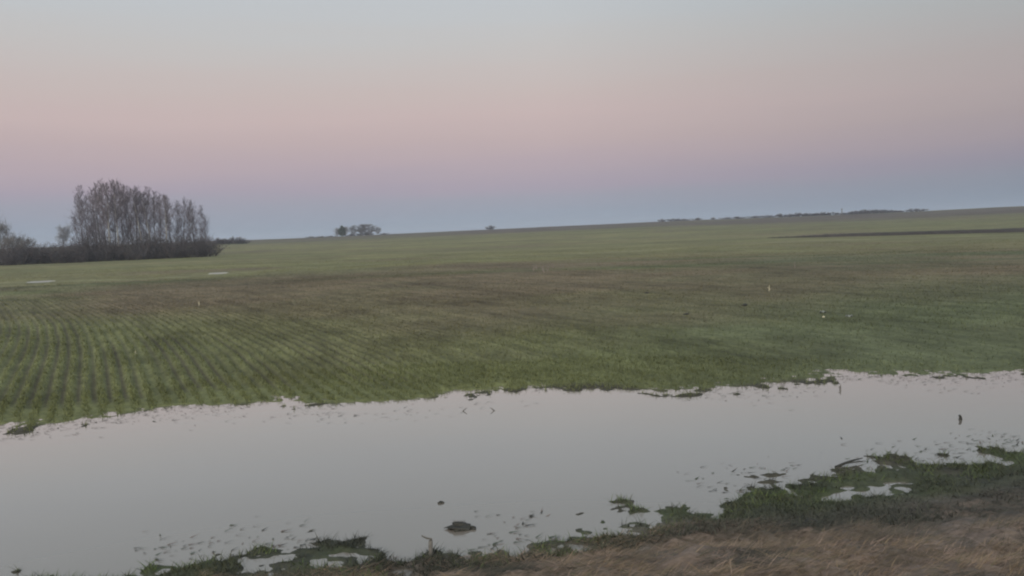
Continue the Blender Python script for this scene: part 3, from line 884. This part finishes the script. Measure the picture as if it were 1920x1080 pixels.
# bare branch lying in the shallows on the right
X, Y = flat(1570, 876)
br = empty('fallen_branch', (X, Y, 0.0)); T = Tubes()
T.tube([np.array([-.02, 0, .0]), np.array([.12, .05, .035]), np.array([.26, .12, .05]), np.array([.42, .22, .045])], [.022, .018, .014, .006], 6); T.build('limb', M_mud, br)
T = Tubes(); T.tube([np.array([.14, .06, .03]), np.array([.26, .01, .06]), np.array([.36, .0, .07])], [.010, .008, .004], 5); T.build('twig', M_mud, br)
tag(br, 'thin dark branch lying in the shallows below the right shore', 'branch')
# pale stalks on the field
for i, (px, py, h, lab) in enumerate([(1442, 546, .28, 'bright pale upright stalk alone on the right part of the field'), (373, 573, .22, 'pale dry stalk on the brown part of the field at left'),
                                      (254, 665, .14, 'pale dry stalk among the crop rows at left'), (1490, 503, .40, 'faint pale stalk far out on the right of the field')]):
    X, Y, Z = hit(px, py); stalk('dry_stalk', h, .016 if i != 2 else .010, M_straw if i != 3 else M_twigw, (X, Y, Z - .02), .06, lab, 'stalk', 2, 50 + i, 'pale stalks on the field')
# pale tufts in the middle distance, standing in for a smear on the window
for i, (px, py) in enumerate([(1000, 508), (1006, 505), (1017, 508), (1020, 512), (1026, 509), (1037, 503)]):
    X, Y, Z = hit(px, py)
    stalk('smear_tuft', .30 + .05 * (i % 3), .03, M_twigw, (X, Y, Z - .02), .2 * (-1) ** i, 'pale tuft standing in for a window smear in mid field, %s from the left' % ORD[i], 'smear', 5, 60 + i, 'window smear stand-ins in mid field')


def scrap(loc, w, d, rz, seed, label):
    r = np.random.default_rng(seed); n1, n2 = 9, 5
    V_ = []; F_ = []
    for j in range(n2):
        for i in range(n1):
            V_.append(((i / (n1 - 1) - .5) * w * (1 + .2 * r.normal() * .3), (j / (n2 - 1) - .5) * d, .04 + .03 * math.sin(i * 1.1 + j) + .012 * r.normal()))
    for j in range(n2 - 1):
        for i in range(n1 - 1): F_.append((j * n1 + i, j * n1 + i + 1, (j + 1) * n1 + i + 1, (j + 1) * n1 + i))
    o = mesh_np('plastic_scrap', np.array(V_), F_, M_litter, smooth=True)
    md = o.modifiers.new('thickness', 'SOLIDIFY'); md.thickness = .004
    o.location = loc; o.rotation_euler = (0, 0, rz)
    tag(o, label, 'scrap')


for i, (px, py, w, d, lab) in enumerate([(1543, 587, .20, .07, 'pale crumpled scrap lying on the right part of the field'), (1592, 595, .24, .03, 'flat greenish pale strip lying right of the crumpled scrap')]):
    X, Y, Z = hit(px, py); scrap((X, Y, Z), w, d, .2 * i, 70 + i, lab)
X, Y, Z = hit(1544, 596); lump('pale_stone', (.035, .03, .035), 11, M_straw, (X, Y, Z + .02), 0, 'small pale stone just below the crumpled scrap on the field', 'stone')
for i, (px, py, w, lab) in enumerate([(1212, 550, .22, 'dark clod of soil in mid field, left of a second clod'), (1396, 573, .24, 'dark flat clod of soil on the right of the field'), (1287, 590, .22, 'dark clod in the middle of the field, below the others')]):
    X, Y, Z = hit(px, py); lump('soil_clod', (w * .5, w * .4, .06), 21 + i, M_mud, (X, Y, Z), .4 * i, lab, 'clod')
X, Y, Z = hit(1520, 984); lump('dark_stone', (.075, .05, .04), 27, M_mud, (X, Y, Z + .02), .2, 'small dark stone lying in the dry grass of the bank', 'stone')

# ------------------------------------------------------------------ haze
HZ = 3600
hz = mesh_np('haze', [(-HZ, -HZ, -2), (HZ, -HZ, -2), (HZ, HZ, -2), (-HZ, HZ, -2), (-HZ, -HZ, 24), (HZ, -HZ, 24), (HZ, HZ, 24), (-HZ, HZ, 24)],
             [(0, 3, 2, 1), (4, 5, 6, 7), (0, 1, 5, 4), (1, 2, 6, 5), (2, 3, 7, 6), (3, 0, 4, 7)], bpy.data.materials.new('air'))
HM = hz.data.materials[0]; HM.use_nodes = True
n, l = HM.node_tree.nodes, HM.node_tree.links
n.remove(n['Principled BSDF'])
pv = N(n, 'ShaderNodeVolumePrincipled'); pv.inputs['Color'].default_value = (.66, .76, .95, 1); pv.inputs['Density'].default_value = .00045; pv.inputs['Anisotropy'].default_value = 0.0
l.new(pv.outputs[0], n['Material Output'].inputs['Volume'])
tag(hz, kind='stuff')
